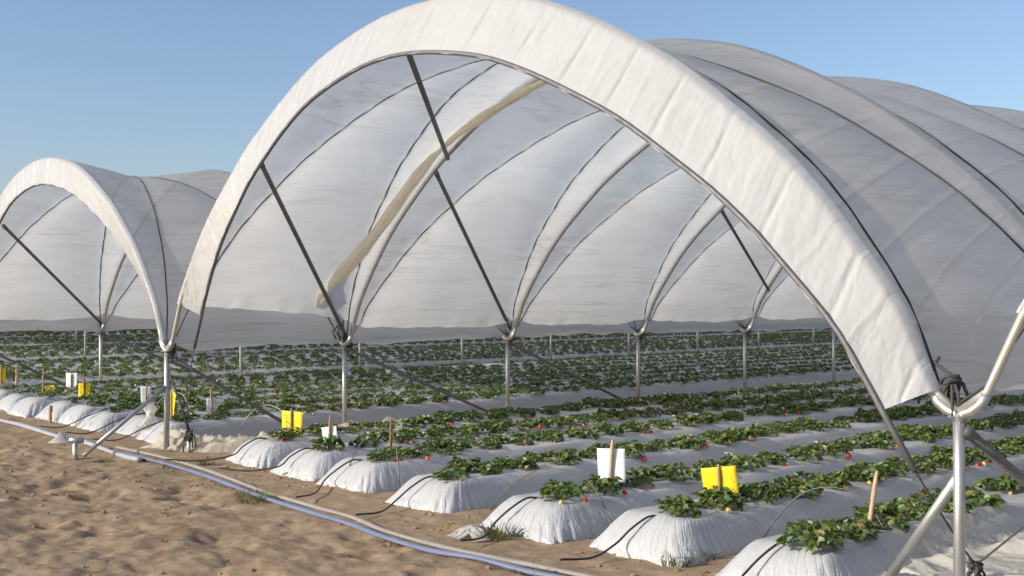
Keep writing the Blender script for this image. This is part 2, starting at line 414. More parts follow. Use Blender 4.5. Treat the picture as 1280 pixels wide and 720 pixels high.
def flap(parent, W, zs, tL, tR, inner_off, inner_top, lean0, lean1, seed, tailL, tailR, slope=.20):
    """end flap of film pulled from the end hoop round a smaller leaning hoop, plus that hoop"""
    def inner(t, extra=0):
        x, z = prof(t, 0, W, zs); f = np.clip((z - 1.0) / (2.5 * zs), 0, 1)
        x, z = prof(t, -(inner_off + inner_top * f) + extra, W, zs)
        f = np.clip((z - 1.0) / (2.2 * zs), 0, 1)
        return x, lean0 + (lean1 - lean0) * f - slope * (2 * x / W - 1), z
    t = np.linspace(tL, tR, 900); q = np.linspace(0, 1, 22)
    xo, zo = prof(t, .036, W, zs); xi, yi, zi = inner(t, -.012)
    A = np.stack([xo, np.zeros_like(xo), zo], -1); B = np.stack([xi, yi, zi], -1)
    V = A[:, None] + (B - A)[:, None] * q[None, :, None]
    V[:, 0, 1] += .015                                   # wraps over the hoop
    V[..., 1] -= .038 * np.clip(q / .06, 0, 1)[None] * (1 - .5 * q[None])
    nrm = np.cross(np.gradient(A, axis=0), B - A); nrm /= np.linalg.norm(nrm, axis=1, keepdims=True)
    if nrm[len(t)//2, 1] > 0: nrm = -nrm
    s = t * ARC
    sk_ = s[:, None] * (1 - .0 * q[None]) - .22 * q[None] * np.clip((s[:, None] / ARC - .45) * 3, -.6, 1.2)
    fold = fbm(sk_ * 8 + seed, q[None] * 1.1 + seed + sk_ * .3, 4, .62)
    crease = 1 - np.abs(fbm(sk_ * 4.2 + seed + 5, q[None] * .8 + 3 + sk_ * .2, 2)) * 9
    tie = np.exp(-((((sk_ + .13 * np.sin(sk_ * 1.7)) / .47) % 1 - .5) * .47 / .012) ** 2)
    win = np.sin(np.pi * np.clip(q, .0, .97)) ** .6
    fine = 1 - np.abs(fbm(sk_ * 11 + seed + 2, q[None] * 1.3 + sk_ * .4, 2)) * 6
    lf = np.clip(1.25 - s[:, None] / ARC * 1.1, .35, 1)
    amp = (.006 * fold + .005 * np.clip(crease, 0, 1) + .006 * lf * np.clip(fine, 0, 1) - .012 * tie) * win[None]
    V += nrm[:, None] * amp[..., None]
    # hem pulled up between the ties
    hem = .012 * np.abs(np.sin(s * math.pi / .42))
    V[:, -1] += (A - B) / np.linalg.norm(A - B, axis=1, keepdims=True) * hem[:, None]
    me = grid_mesh('end_flap', V, M['flap'])
    at = me.attributes.new("fold", 'FLOAT_VECTOR', 'POINT')
    fv = np.stack([sk_ + 0 * q[None], q[None] * .5 + 0 * sk_, seed + 0 * sk_ + 0 * q[None]], -1)
    at.data.foreach_set('vector', fv.reshape(-1).astype(np.float32))
    link('end_flap', me, parent)
    tt = np.linspace(max(tL - .0, 0), min(tR, 1), 70); x, y, z = inner(tt)
    pts = [(a, b, c) for a, b, c in zip(x, y, z)]
    dL = Vector(pts[0]) - Vector(pts[2]); dL.normalize(); dR = Vector(pts[-1]) - Vector(pts[-3]); dR.normalize()
    endL = Vector(pts[0]) + dL * tailL; endR = Vector(pts[-1]) + dR * tailR
    mb = MB(); mb.tube([endL] + pts + [endR], .0155, 10); mb.build('end_hoop', M['darksteel'], parent)
    return endL, endR

HOOPS = {}
def tunnel(x0, W, zs, label, bays, nt, nu, ledge, redge, left_posts, right_posts, seed, thin=False, hoop_seg=56, ropes=0):
    t = empty('polytunnel', (x0, 0, 0), label, 'polytunnel', 'row of white film polytunnels')
    cover(t, W, zs, bays, nt, nu, ledge, redge, seed)
    key = (W, zs, thin)
    if key not in HOOPS: HOOPS[key] = hoop_mesh(W, zs, .019 if thin else .021, 6 if thin else 10, hoop_seg)
    for k in range(bays + 1):
        link('hoop', HOOPS[key], t, (0, HOOP_Y[k], 0))
        if left_posts: link('post', POSTTHIN if thin else POST, t, (0, HOOP_Y[k], 0))
        if right_posts: link('post', POST, t, (W, HOOP_Y[k], 0))
    for k in range(min(ropes, bays)):
        over_rope(t, W, zs, k, False); over_rope(t, W, zs, k, True)
    return t

W0, W1, ZS1 = 8.06, 6.7, .832
def ledge_main(u, k):
    b = abs(2 * u - 1)
    if k == 0: return 1.40 - .16 * u + .0 * b
    return 1.10 + .10 * b ** 3
def redge_main(u, k): return .93 + .12 * abs(2 * u - 1) ** 4 if k else (1.06 - .10 * math.sin(math.pi * u))
main = tunnel(0, W0, 1.0, 'large open-ended white film polytunnel in the middle with its wide pale front arch', 17, 170, 30, ledge_main, redge_main, True, True, 1.3, ropes=12)
leftt = tunnel(-W1, W1, ZS1, 'smaller white polytunnel at the left edge of the picture, standing beside the large arch', 17, 110, 22,
               lambda u, k: 1.12 + .1 * abs(2 * u - 1) ** 3, lambda u, k: .90 + .10 * abs(2 * u - 1) ** 4, True, False, 8.1, ropes=6)
right = tunnel(W0, W0, 1.0, 'white polytunnel at right edge, its bare hoop foot leaving the fork-topped post', 17, 80, 16,
               lambda u, k: 1.42 - .3 * (u if k == 0 else 1) + .1 * abs(2 * u - 1) ** 3, lambda u, k: .95, False, True, 4.4, ropes=4)
for i in range(2, 6):
    tunnel(-W1 * i, W1, ZS1, 'far white polytunnel, %s behind the small left one, seen as thin posts' % ordinal(i - 1), 17, 40, 6,
           lambda u, k: 1.05, lambda u, k: .92, True, False, 10.0 + i, thin=True, hoop_seg=40)

# end flaps and the leaning end hoops
tLm = float(t_at_z(1.42)); tRm = 1 - float(t_at_z(1.06))
eL, eR = flap(main, W0, 1.0, tLm, tRm, .16, .24, .0, -.30, 3.0, .42, .30)
tLl = float(t_at_z(1.42, ZS1)); tRl = 1 - float(t_at_z(1.03, ZS1))
flap(leftt, W1, ZS1, tLl, tRl, .13, .22, .14, -.06, 21.0, .35, .05, 0)
flap(right, W0, 1.0, tLm, tRm, .16, .24, .0, -.30, 13.0, .40, .4)

# inside pipes of the main tunnel
def hp(t, k, W=W0, zs=1.0, off=-.03):
    x, z = prof(t, off, W, zs); return Vector((float(x), HOOP_Y[k], float(z)))
tz = lambda z: float(t_at_z(z))
bar(main, on_y(326, 204, -.02), (0.03, HOOP_Y[1], 1.06), .021, 'darksteel')
bar(main, on_y(509, 62, -.25), hp(tz(2.86), 1), .021, 'darksteel')
bar(main, hp(tz(2.74), 1), (0.05, HOOP_Y[2], 1.10), .021, 'darksteel')
bar(main, hp(tz(2.6), 3), hp(tz(1.6), 4), .021, 'darksteel')
bar(leftt, on_y(5, 283, .04) + Vector((W1, 0, 0)), (0.03, HOOP_Y[1], 1.08), .021, 'darksteel')
# low braces from each post top down to the soil by the next post
for k in range(0, 3):
    y0, y1 = HOOP_Y[k], HOOP_Y[k + 1]
    bar(main, (0.02, y0, .93), (.06, y0 + (y1 - y0) * (.72 if k == 0 else .9), .06), .018, 'darksteel', 'ground_brace')
bar(main, (W0 + .02, .02, .90), (W0 + .05, 1.75, .02), .024, 'darksteel', 'ground_brace')
for k in range(0, 2):
    bar(leftt, (.02, HOOP_Y[k], .93), (.05, HOOP_Y[k + 1] - .3, .05), .02, 'darksteel', 'ground_brace')
# outward braces at the front posts with their short ground stubs
lb = on_z(104, 570, .02)
bar(main, (0, 0, .63), lb, .021, 'steel', 'ground_brace', False)
st = on_z(94, 573, 0)
mb = MB(); mb.tube([(st.x, st.y, -.1), (st.x, st.y, .17)], .024, 10); mb.tube([(st.x - .02, st.y - .05, .17), (st.x + .03, st.y + .07, .165)], .026, 10)
mb.build('ground_stub', M['steel'], main)
rb = on_z(1098, 742, .02)
bar(main, (W0, 0, .70), rb, .024, 'steel', 'ground_brace', False)
# ground anchors, straps and knots of the two front posts
aL = on_z(236, 566, 0)
mb = MB(); mb.tube([(aL.x, aL.y, -.1), (aL.x, aL.y, .16)], .018, 8); mb.build('ground_stub', M['steel'], main)
knot(main, (aL.x, aL.y, .20), .045, 3)
rope_part(main, [(0.01, 0, .80), (aL.x * .6, aL.y * .6, .48), (aL.x, aL.y, .2)], .010)
rope_part(main, [eL, (eL.x * .7 + .05, eL.y * .6, .55), (aL.x, aL.y, .2)], .005)
rope_part(main, [(aL.x, aL.y, .2), (aL.x - .1, aL.y, .12), (aL.x - .16, aL.y - .04, .02)], .006)
aR = on_z(1219, 712, .12)
mb = MB(); mb.tube([(aR.x, aR.y, -.1), (aR.x, aR.y, .12)], .02, 8); mb.build('ground_stub', M['steel'], main)
knot(main, (aR.x, aR.y, .15), .04, 5)
rope_part(main, [eR, (eR + aR) / 2, (aR.x, aR.y, .14)], .005)
rope_part(main, [(aR.x, aR.y, .14), Vector((W0 + .06, 1.1, .55)), Vector((W0 + .10, 1.75, .95))], .006)
for X in (0, W0):                                   # bunched straps tied round the fork
    for k in range(0, 5 if X == 0 else 2):
        knot(main, (X - (.05 if X else -.04), HOOP_Y[k] + .03, 1.12 if X else 1.02), .042 if k else .048, 10 + k + int(X))
p0 = hp(1 - tz(1.5), 0, off=.06)
rope_part(main, [Vector((W0 - .13, .07, 1.22)), Vector((W0 - .17, .0, 1.10)), Vector((W0 - .18, -.03, 1.01))], .008)
rope_part(main, [Vector((W0 - .15, .05, 1.20)), Vector((W0 - .02, .08, 1.10)), Vector((W0 + .02, .08, 1.0)), Vector((W0 + .0, .05, .94))], .009)

# gathered edge of the first film sheet, hanging along the second hoop
pix = [(705, 90, 2.02), (655, 115, 1.98), (603, 147, 1.93), (553, 180, 1.88), (512, 233, 1.80), (474, 286, 1.74), (436, 332, 1.66), (404, 362, 1.60)]
path = catmull([tuple(on_y(*p)) for p in pix], 8)
mb = MB(); n = len(path); rs = [(.03 + .036 * (i / n) + .004 * math.sin(i * .9)) * (1 if i < n - 5 else (.9, .75, .55, .5, .5)[i - n + 5]) for i in range(n)]
mb.tube([tuple(p) for p in path], rs, 24)
for i, v in enumerate(mb.v):
    ring, k = divmod(i, 24); c = path[min(ring, n - 1)]; f = 1 + .16 * math.sin(k * 1.57 + ring * .22) + .08 * math.sin(k * 2.6 - ring * .4)
    mb.v[i] = tuple(c + (np.array(v) - c) * f)
mb.build('gathered_film', M['bunch'], main)
e = Vector(path[-1])
tail = MB()
for j in range(5):
    a = j * 1.25; tail.tube([e, e + Vector((.05 * math.cos(a), .05 * math.sin(a), -.05)), e + Vector((.10 * math.cos(a), .09 * math.sin(a), -.11 - .02 * j))], [.03, .03, .012], 6)
tail.build('film_tail', M['bunch'], main)
rope_part(main, [e, e + Vector((.02, .03, -.08)), Vector((.12, HOOP_Y[1] - .12, 1.18)), Vector((.05, HOOP_Y[1] - .02, 1.02))], .012)
for j in range(3):
    rope_part(main, [Vector((.12, HOOP_Y[1] - .12, 1.22)), Vector((.10 + .03 * j, HOOP_Y[1] - .22 + .05 * j, 1.12)), Vector((.08, HOOP_Y[1] - .16 + .05 * j, 1.04 - .02 * j))], .010)

# ------------------------------------------------------------------ raised beds
def bed(x, wid, y0, y1, h, near, label, group, seed):
    if near: ys = np.concatenate([np.linspace(0, .10, 10)[:-1], np.linspace(.10, .9, 56)[:-1], np.linspace(.9, 4, 40)[:-1], np.linspace(4, y1 - y0, 60)])
    else: ys = np.concatenate([np.linspace(0, .4, 10)[:-1], np.linspace(.4, y1 - y0, 50)])
    n = 61 if near else 13
    a = np.linspace(-1, 1, n)
    # trapezoid section: |a| <= .5 top, beyond that the sides
    hw, tw = wid / 2, wid * .30
    m = np.abs(a); top = m < .48
    sx = np.where(top, m / .48 * tw, tw + (hw - tw) * (np.maximum(m - .48, 0) / .52) ** .85) * np.sign(a)
    sz = np.where(top, 1 - .05 * (m / .48) ** 2, .95 * (1 - (np.maximum(m - .48, 0) / .52) ** 1.25))
    S = ys[:, None]; L = .26
    q = np.clip(S / .25, 0, 1)
    hf = np.clip(1 - (1 - q) ** 1.9, 0, 1) ** .82
    wf = .90 + .10 * np.clip(1 - (1 - np.clip(S / .14, 0, 1)) ** 2, 0, 1) ** .5
    X = sx[None] * wf; Z = sz[None] * hf * h
    Y = S + 0 * X
    if near:
        # pleats running down from the shoulder round the end
        ph = np.arctan2(X, .42 - np.minimum(Y, .95)) + .25 * Z
        low = np.clip(1.1 - Z / h, .12, 1) * np.clip(1.0 - Y / .8, 0, 1)
        pl = (.45 * np.sin(ph * 46 + 5 * fbm(ph * 3 + seed, Z * 4, 2)) * (fbm(ph * 2.3 + seed, 0 * Z, 2) + .35) + .5 * (1 - 3.2 * np.abs(fbm(ph * 15 + seed, Z * 2 + seed, 2)))) * .019 * low * (.4 + 1.4 * np.clip(fbm(ph * 1.7 + seed * 3, Z * 2, 2) + .4, 0, 1))
        dx = X * 1.6; dy = -(np.clip(.45 - Y, 0, 1)); nn = np.hypot(dx, dy) + 1e-3
        X = X + dx / nn * pl; Y = Y + dy / nn * pl
    long = fbm(Y * 1.3 + seed, a[None] * 1.5 + seed, 3)
    fold = fbm(Y * 2.5 + a[None] * 3, a[None] * 5 + seed, 3)
    X = X + .014 * long + .012 * fbm(Y * .35 + seed, 0 * X, 2) * 2
    Z = Z + (.010 * long + .008 * fold) * np.clip(Z / h * 3, 0, 1) + .02 * fbm(Y * .5 + seed, 0 * X + 3, 2) * hf
    Z = np.where(np.abs(a)[None] > .985, -.04, Z)
    Z[0] = -.04
    V = np.stack([X, Y, Z], -1)
    me = grid_mesh('mulched_bed', V, M['mulch'])
    if near:
        at = me.attributes.new("fold", 'FLOAT_VECTOR', 'POINT')
        at.data.foreach_set('vector', np.stack([ph * 7 + seed, Z * 5 + seed, np.clip(1.15 - Z / h * .8, .15, 1) * np.clip(1.2 - Y / .9, 0.10, 1)], -1).reshape(-1).astype(np.float32))
    o = link('mulched_bed', me, None, (x, y0, 0))
    tag(o, label, 'plant bed', group); return o
BH = .20
BEDS = []          # (x, y0, y1, near, short name, width)
mx = [1.25, 2.13, 2.98, 4.05, 5.15, 6.08, 7.02]
my = [.14, .10, .02, -.06, -.10, .02, -.02]
names = ['film-edge yellow-card', 'small-white-card', 'brown-bare-stake', 'unmarked middle', 'large-white-card', 'large-yellow-card', 'pale-bare-stake']
blab = ['white mulched strawberry bed with a yellow card, farthest bed under the large arch',
        'white mulched strawberry bed with the small tilted white card on a thin stake',
        'white mulched strawberry bed with the bare brown stake near its end',
        'white mulched strawberry bed without any card, between brown stake and large white card',
        'white mulched strawberry bed with the large white card on a stake',
        'white mulched strawberry bed with the large yellow card facing the camera',
        'white mulched strawberry bed nearest the right front post, with the pale pointed stake']
for i in range(7):
    bed(mx[i], .74, my[i], 40, BH, True, blab[i], 'mulched strawberry beds', 3.1 * i + 1)
    BEDS.append((mx[i], my[i], 40, names[i], .74, 0))
for i in range(8):
    x = -.72 - .765 * i; y0 = .12 + .05 * math.sin(i * 2.1)
    bed(x, .68, y0, 40, BH, True, 'narrow white mulched bed under the small left tunnel, %s left of the post' % ordinal(i + 1), 'mulched beds of the left tunnel', 50 + 2.3 * i)
    BEDS.append((x, y0, 40, 'left-tunnel %s' % ordinal(i + 1), .68, 1))
for j in range(2, 6):
    for i in range(7):
        x = -W1 * (j - 1) - 1.0 - .82 * i
        bed(x, .72, .1, 40, BH, False, 'far white mulched bed, %s back behind the %s line of thin posts' % (ordinal(i + 1), ordinal(j)), 'far mulched beds', 90 + j * 9 + i)
        BEDS.append((x, .1, 40, '', .72, j))
for i in range(5):
    x = W0 + 1.0 + i * .98
    bed(x, .84, 1.2, 40, BH, False, 'white mulched bed under the right tunnel, %s beyond the fork-topped post' % ordinal(i + 1), 'mulched beds of the right tunnel', 170 + i)
    BEDS.append((x, 1.2, 40, '', .84, -1))

# ------------------------------------------------------------------ strawberry plants
def leaflet(mb, at, base, d, up, L, wd, val, stuff=False):
    d = d.normalized(); s = d.cross(up)
    if s.length < 1e-4: s = Vector((1, 0, 0))
    s.normalize(); n = s.cross(d)
    fold = .25
    P = [base, base + d * L * .45 + s * wd * .5 + n * wd * fold, base + d * L * .92 + s * wd * .28 + n * wd * fold * .4, base + d * L * 1.0 - n * L * .08,
         base + d * L * .92 - s * wd * .28 + n * wd * fold * .4, base + d * L * .45 - s * wd * .5 + n * wd * fold, base + d * L * .5]
    if stuff:
        mb.add([P[0], P[1], P[3], P[5]], [(0, 1, 2, 3)]); at.append(val)
    else:
        mb.add(P, [(0, 1, 2, 6), (6, 2, 3, 4), (6, 4, 5, 0)]); at += [val] * 3
def make_plant(seed, nleaf=24, stuff=False, rad=.15, hgt=.15):
    rr = random.Random(seed); mb = MB(); at = []
    for i in range(nleaf):
        az = rr.random() * 6.283; q = rr.random() ** .7
        r = rad * (.25 + .75 * q) * rr.uniform(.75, 1.1); z = hgt * (1.0 - .75 * q * q) * rr.uniform(.7, 1.1) + .01
        tip = Vector((r * math.cos(az), r * math.sin(az), z)); out = Vector((math.cos(az), math.sin(az), 0))
        if not stuff:
            b = Vector((out.x * .015, out.y * .015, 0)); mid = (b + tip) / 2 + Vector((0, 0, .015))
            w_ = .0028; sd = out.cross(Vector((0, 0, 1))) * w_
            mb.add([b - sd, b + sd, mid + sd, mid - sd, tip + sd * .7, tip - sd * .7], [(0, 1, 2, 3), (3, 2, 4, 5)], 1); at += [.6, .6]
        up = (Vector((0, 0, 1)) + out * rr.uniform(.0, 1.0) + Vector((rr.uniform(-.5, .5), rr.uniform(-.5, .5), 0))).normalized()
        tilt = rr.uniform(-.55, .25); L = rr.uniform(.032, .050)
        d0 = (out + Vector((0, 0, tilt))).normalized()
        val = min(1.3, max(0, rr.gauss(.38, .2))) if rr.random() > .07 else rr.uniform(.9, 1.25)
        for a in ((0, 1.25, -1.25) if not stuff else (0.5, -1.1)):
            d = Matrix.Rotation(a + rr.uniform(-.2, .2), 3, up) @ d0
            leaflet(mb, at, tip, d, up, L * rr.uniform(.85, 1.1) * (1.25 if stuff else 1), L * (.95 if not stuff else 1.25), val + rr.uniform(-.06, .06), stuff)
    return mb, at
PL = []
for s in range(12):
    mb, at = make_plant(100 + s, 34 + (s * 5) % 14, False, .112 + .010 * (s % 4), .062 + .010 * (s % 3))
    PL.append(mb.mesh('strawberry_plant', [M['leaf'], M['stem']], False, at))
def berry_mesh(name, m):
    mb = MB(); rings = [(.002, .0), (.011, -.003), (.0155, -.011), (.014, -.021), (.009, -.030), (.002, -.036)]
    n = 8; vs = [(r * math.cos(6.283 * k / n), r * math.sin(6.283 * k / n), z) for r, z in rings for k in range(n)]
    mb.add(vs, [(i * n + k, i * n + (k + 1) % n, (i + 1) * n + (k + 1) % n, (i + 1) * n + k) for i in range(len(rings) - 1) for k in range(n)] + [tuple(range(n)), tuple((len(rings) - 1) * n + k for k in range(n))[::-1]])
    for k in range(5):
        a = k * 1.257; mb.add([(0, 0, .002), (.013 * math.cos(a - .3), .013 * math.sin(a - .3), .0), (.018 * math.cos(a), .018 * math.sin(a), .003), (.013 * math.cos(a + .3), .013 * math.sin(a + .3), 0)], [(0, 1, 2, 3)], 1)
    return mb.mesh(name, [M[m], M['stem']])
BERRY = berry_mesh('strawberry', 'berry'); UNRIPE = berry_mesh('unripe_strawberry', 'unripe'); ORANGE = berry_mesh('ripening_strawberry', 'orange')
mb = MB()
for k in range(5):
    a = k * 1.257; mb.add([(0, 0, 0), (.010 * math.cos(a - .5), .010 * math.sin(a - .5), .002), (.017 * math.cos(a), .017 * math.sin(a), .004), (.010 * math.cos(a + .5), .010 * math.sin(a + .5), .002)], [(0, 1, 2, 3)])
mb.add([(.004 * math.cos(k * 1.05), .004 * math.sin(k * 1.05), .004) for k in range(6)], [tuple(range(6))], 1)
FLOWER = mb.mesh('flower', [M['petal'], M['yellow']])
ALLP = []
for bi, (x, y0, y1, nm, wid, tun) in enumerate(BEDS):
    rr = random.Random(900 + bi)
    for row in (0, 1):
        y = y0 + .27 + .20 * row + rr.uniform(0, .10); k = 0
        sp = .37 if tun == 0 else .38
        while y < y1 - .5:
            k += 1
            px = x + (wid * .125 if row == 0 else -wid * .11) + rr.uniform(-.025, .025)
            if rr.random() > .04:
                p = project((px, y, .3))
                if p and -420 < p[0] < 1700 and p[2] < 70:
                    vis = -30 < p[0] < 1310 and p[1] < 745
                    ALLP.append((p[2] if vis else p[2] + 400, px, y, bi, row, k, p[2], vis))
            y += sp * rr.uniform(.9, 1.1)
ALLP.sort()
IND = [a for a in ALLP if a[7]][:300]; REST = ALLP[len(IND):]
for (_, px, y, bi, row, k, dist, _v) in IND:
    nm, tun = BEDS[bi][3], BEDS[bi][5]
    rr = random.Random(int(px * 1000) + int(y * 7919))
    sc_ = rr.uniform(.82, 1.16) * (1.0 if tun == 0 else .86)
    o = link('strawberry_plant', rr.choice(PL), None, (px, y, BH - .012)); o.scale = (sc_, sc_, sc_ * rr.uniform(.85, 1.1)); o.rotation_euler = (0, 0, rr.random() * .9 - .45)
    nb = rr.choice([0, 0, 0, 1, 1, 2, 2, 3]) if row == 0 else rr.choice([0, 0, 0, 1]); nf = rr.choice([0, 0, 0, 1, 2]); red = 0
    for j in range(nb):
        kind = rr.choices([BERRY, ORANGE, UNRIPE], [5, 2, 3])[0]; red += kind is BERRY
        a = rr.uniform(-.9, .9) if row == 0 else rr.uniform(-1.7, -.6); rd = rr.uniform(.10, .145)
        c = link(kind.name.split('.')[0], kind, o, (rd * math.cos(a), rd * math.sin(a), rr.uniform(.008, .04)))
        q = rr.uniform(.75, 1.1); c.scale = (q, q, q); c.rotation_euler = (rr.uniform(-.5, .5), -.9 * rr.random() - .3, 0)
    for j in range(nf):
        a = rr.uniform(-1.8, 1.2); rd = rr.uniform(.07, .14)
        c = link('flower', FLOWER, o, (rd * math.cos(a), rd * math.sin(a), rr.uniform(.075, .11))); c.rotation_euler = (rr.uniform(-.5, .3), rr.uniform(.1, .8), 0)
    look = 'red-fruited' if red else ('pale-fruited' if nb else ('white-flowered' if nf else 'leafy green'))
    rown = 'front' if row == 0 else 'back'
    lab = '%s strawberry plant, %s from the sandy end, %s row of the %s bed' % (look, ordinal(k), rown, nm)
    tag(o, lab, 'strawberry plant', 'strawberry plants on the beds')
# the rest, thousands of plants receding in the rows, as one mass
proto = []
for s in range(6):
    mb, at = make_plant(300 + s, 24 + 3 * (s % 3), True, .135, .072)
    proto.append((np.array(mb.v), np.array(mb.f), np.array(at)))
VV = []; FF = []; AA = []; MI = []; o = 0
bv = np.array([(0, 0, .018), (.016, 0, 0), (0, .016, 0), (-.016, 0, 0), (0, -.016, 0), (0, 0, -.022)]) * .9
bf = np.array([(0, 1, 2, 2), (0, 2, 3, 3), (0, 3, 4, 4), (0, 4, 1, 1), (5, 2, 1, 1), (5, 3, 2, 2), (5, 4, 3, 3), (5, 1, 4, 4)])
for (_, px, y, bi, row, k, dist, _v) in REST:
    rr = RNG.random(6); v, f, a = proto[int(rr[0] * 6)]
    ang = rr[1] * 6.28; c, s = math.cos(ang), math.sin(ang); q = (.8 + .35 * rr[2]) * (1.0 if dist < 15 else .90 if dist < 20 else .76)
    v2 = np.stack([v[:, 0] * c - v[:, 1] * s, v[:, 0] * s + v[:, 1] * c, v[:, 2]], -1) * q + (px, y, BH - .012)
    VV.append(v2); FF.append(f + o); AA.append(a + .25 * (rr[3] - .5)); MI.append(np.zeros(len(f), int)); o += len(v)
    if rr[4] < .12:
        b = bv + (px + .15, y + rr[5] * .2 - .1, BH + .02 + .1 * rr[3]); kind = 1 if rr[2] < .6 else 2
        VV.append(b); tri = bf.copy(); FF.append(tri + o); AA.append(np.zeros(8)); MI.append(np.full(8, kind)); o += 6
FFc = np.concatenate(FF)
def mixed_mesh(name, v, f, mats, mi, at):
    istri = f[:, 2] == f[:, 3]
    me = bpy.data.meshes.new(name); me.vertices.add(len(v)); me.vertices.foreach_set('co', v.astype(np.float32).ravel())
    cnt = np.where(istri, 3, 4); start = np.concatenate([[0], np.cumsum(cnt)[:-1]])
    loops = f[~(np.stack([istri * 0, istri * 0, istri * 0, istri], -1).astype(bool))]
    me.loops.add(len(loops)); me.loops.foreach_set('vertex_index', loops.astype(np.int32))
    me.polygons.add(len(f)); me.polygons.foreach_set('loop_start', start.astype(np.int32))
    for m in mats: me.materials.append(m)
    me.polygons.foreach_set('material_index', mi.astype(np.int32)); me.update(calc_edges=True)
    a_ = me.attributes.new("leafrand", 'FLOAT', 'FACE'); a_.data.foreach_set('value', at.astype(np.float32)); return me
far = link('far_strawberry_plants', mixed_mesh('far_strawberry_plants', np.concatenate(VV), FFc, [M['leaf'], M['berry'], M['petal']], np.concatenate(MI), np.concatenate(AA)))
tag(far, 'dense dark green mass of strawberry plants receding along the far rows', 'strawberry plants', None, 'stuff')

# ------------------------------------------------------------------ stakes and sticky cards
def stake(px, py, top, lean, label, card=None, size=(.19, .19), cz=.2, tilt=0, face=0, wood='wood', off=0, base_z=BH - .01, r=.011, group='stakes and cards marking the beds', cat=None):
    b = on_z(px, py, base_z)
    t = empty('card_stake' if card else 'bare_stake', b, label, cat or ('marker card' if card else 'stake'), group)
    mb = MB(); n = 7; H = top + .08
    pts = [(lean[0] * i / n, lean[1] * i / n, -.08 + H * i / n) for i in range(n + 1)]
    rs = [r * (1.05 - .15 * i / n + .10 * math.sin(i * 2.3 + px)) for i in range(n + 1)]; rs[-1] *= .7
    mb.tube(pts, rs, 7)
    mb.build('stake', M[wood], t)
    if card:
        cx = lean[0] * cz / top; cy_ = lean[1] * cz / top
        rot = Matrix.Rotation(face, 3, 'Z') @ Matrix.Rotation(tilt, 3, 'Y')
        X = rot @ Vector((1, 0, 0)); Z = rot @ Vector((0, 0, 1)); Yv = rot @ Vector((0, 1, 0))
        c = Vector((cx, cy_, cz)) + Yv * (.014 + off) + X * 0
        mb = MB(); bend = .0015
        N = 8; vs = []; w2, h2 = size[0] / 2, size[1] / 2
        for side in (0, 1):
            for i in range(N + 1):
                for j in range(N + 1):
                    u, v = i / N * 2 - 1, j / N * 2 - 1
                    vs.append(c + X * w2 * u + Z * h2 * v + Yv * (bend * 2.5 * u * v + bend * u * u + (.0012 if side else -.0012)))
        q = N + 1; fs = []
        for side in (0, 1):
            for i in range(N):
                for j in range(N):
                    a = side * q * q + i * q + j; f = (a, a + q, a + q + 1, a + 1); fs.append(f if side == 0 else f[::-1])
        rim = [i * q for i in range(q)] + [N * q + j for j in range(1, q)] + [i * q + N for i in range(N - 1, -1, -1)] + [j for j in range(N - 1, 0, -1)]
        for a, b2 in zip(rim, rim[1:] + rim[:1]): fs.append((b2, a, a + q * q, b2 + q * q))
        mb.add(vs, fs)
        cd_ = mb.build('card', M[card], t)
        rr = random.Random(px); sp = MB()
        if card == 'yellow':
            for i in range(16):
                u, v = rr.choice([-.62, -.5, .0, .72]) + rr.uniform(-.08, .08), rr.uniform(-.85, .7)
                if size[0] < .15: continue
                p = c + X * w2 * u + Z * h2 * v + Yv * (bend * 2.5 * u * v + bend * u * u - .0042); a = rr.uniform(.001, .0022)
                sp.box(p, X * a, Yv * .0012, Z * a * rr.uniform(.6, 2.0))
            if sp.v: sp.build('trapped_specks', M['ink'], cd_)
        elif size[0] > .14:
            for i in range(1):
                u = .12
                for j in range(6):
                    v = -.8 + j * .32; p = c + X * w2 * u + Z * h2 * v + Yv * (bend * 2.5 * u * v + bend * u * u - .0040)
                    sp.box(p, X * .0012, Yv * .0011, Z * .022)
            sp.build('printed_lines', M['grid'], cd_)
    return t
cf = R(22)                                          # most cards face the front, turned to the viewer's side
stake(364, 545, .26, (.0, 0), 'yellow sticky card on a thin stake beside the rolled film at the farthest front bed', 'yellow', (.235, .21), .125, R(2), cf, off=-.001)
stake(411, 562, .29, (.02, 0), 'small tilted white card on a thin pale stake near the narrow second bed', 'white', (.15, .19), .10, R(-9), cf, 'wood')
stake(488, 569, .30, (.01, 0), 'bare brown wooden stake standing without a card among the middle beds', None, wood='brownwood', r=.014)
stake(761, 612, .34, (.035, 0), 'large white card tied behind a crooked pale stake among red strawberries', 'white', (.20, .225), .165, R(-2), cf, 'palewood', r=.014)
stake(901, 630, .25, (-.02, 0), 'large yellow card tilted on its stake, nearest yellow card to the camera', 'yellow', (.225, .21), .125, R(-8), cf, 'wood', r=.012)
stake(1083, 664, .34, (.055, .02), 'bare pale pointed stake on the nearest bed beside the steel front brace', None, wood='palewood', r=.014)
stake(266, 522, .31, (-.05, 0), 'white card on a thin stake right of the left front post', 'white', (.11, .19), .11, 0, R(70), 'wood', off=.01)
stake(214, 523, .30, (.0, 0), 'yellow card seen nearly edge-on behind the left front post', 'yellow', (.16, .26), .16, R(16), R(-10), 'wood')
stake(182, 510, .27, (.02, 0), 'pale blue-white card on a stake above the slanting left brace', 'white', (.12, .19), .155, R(-2), R(60), 'wood')
stake(105, 498, .32, (.0, 0), 'doubled bright yellow card on a brown stake between the left beds', 'yellow', (.15, .18), .10, R(2), R(50), 'brownwood')
stake(89, 488, .24, (.0, 0), 'broad pale blue card in the middle of the left rows', 'white', (.17, .2), .14, 0, R(40), 'wood')
stake(53, 492, .33, (.04, 0), 'bare tan stake leaning a little beside the low yellow scrap at left', None, wood='wood')
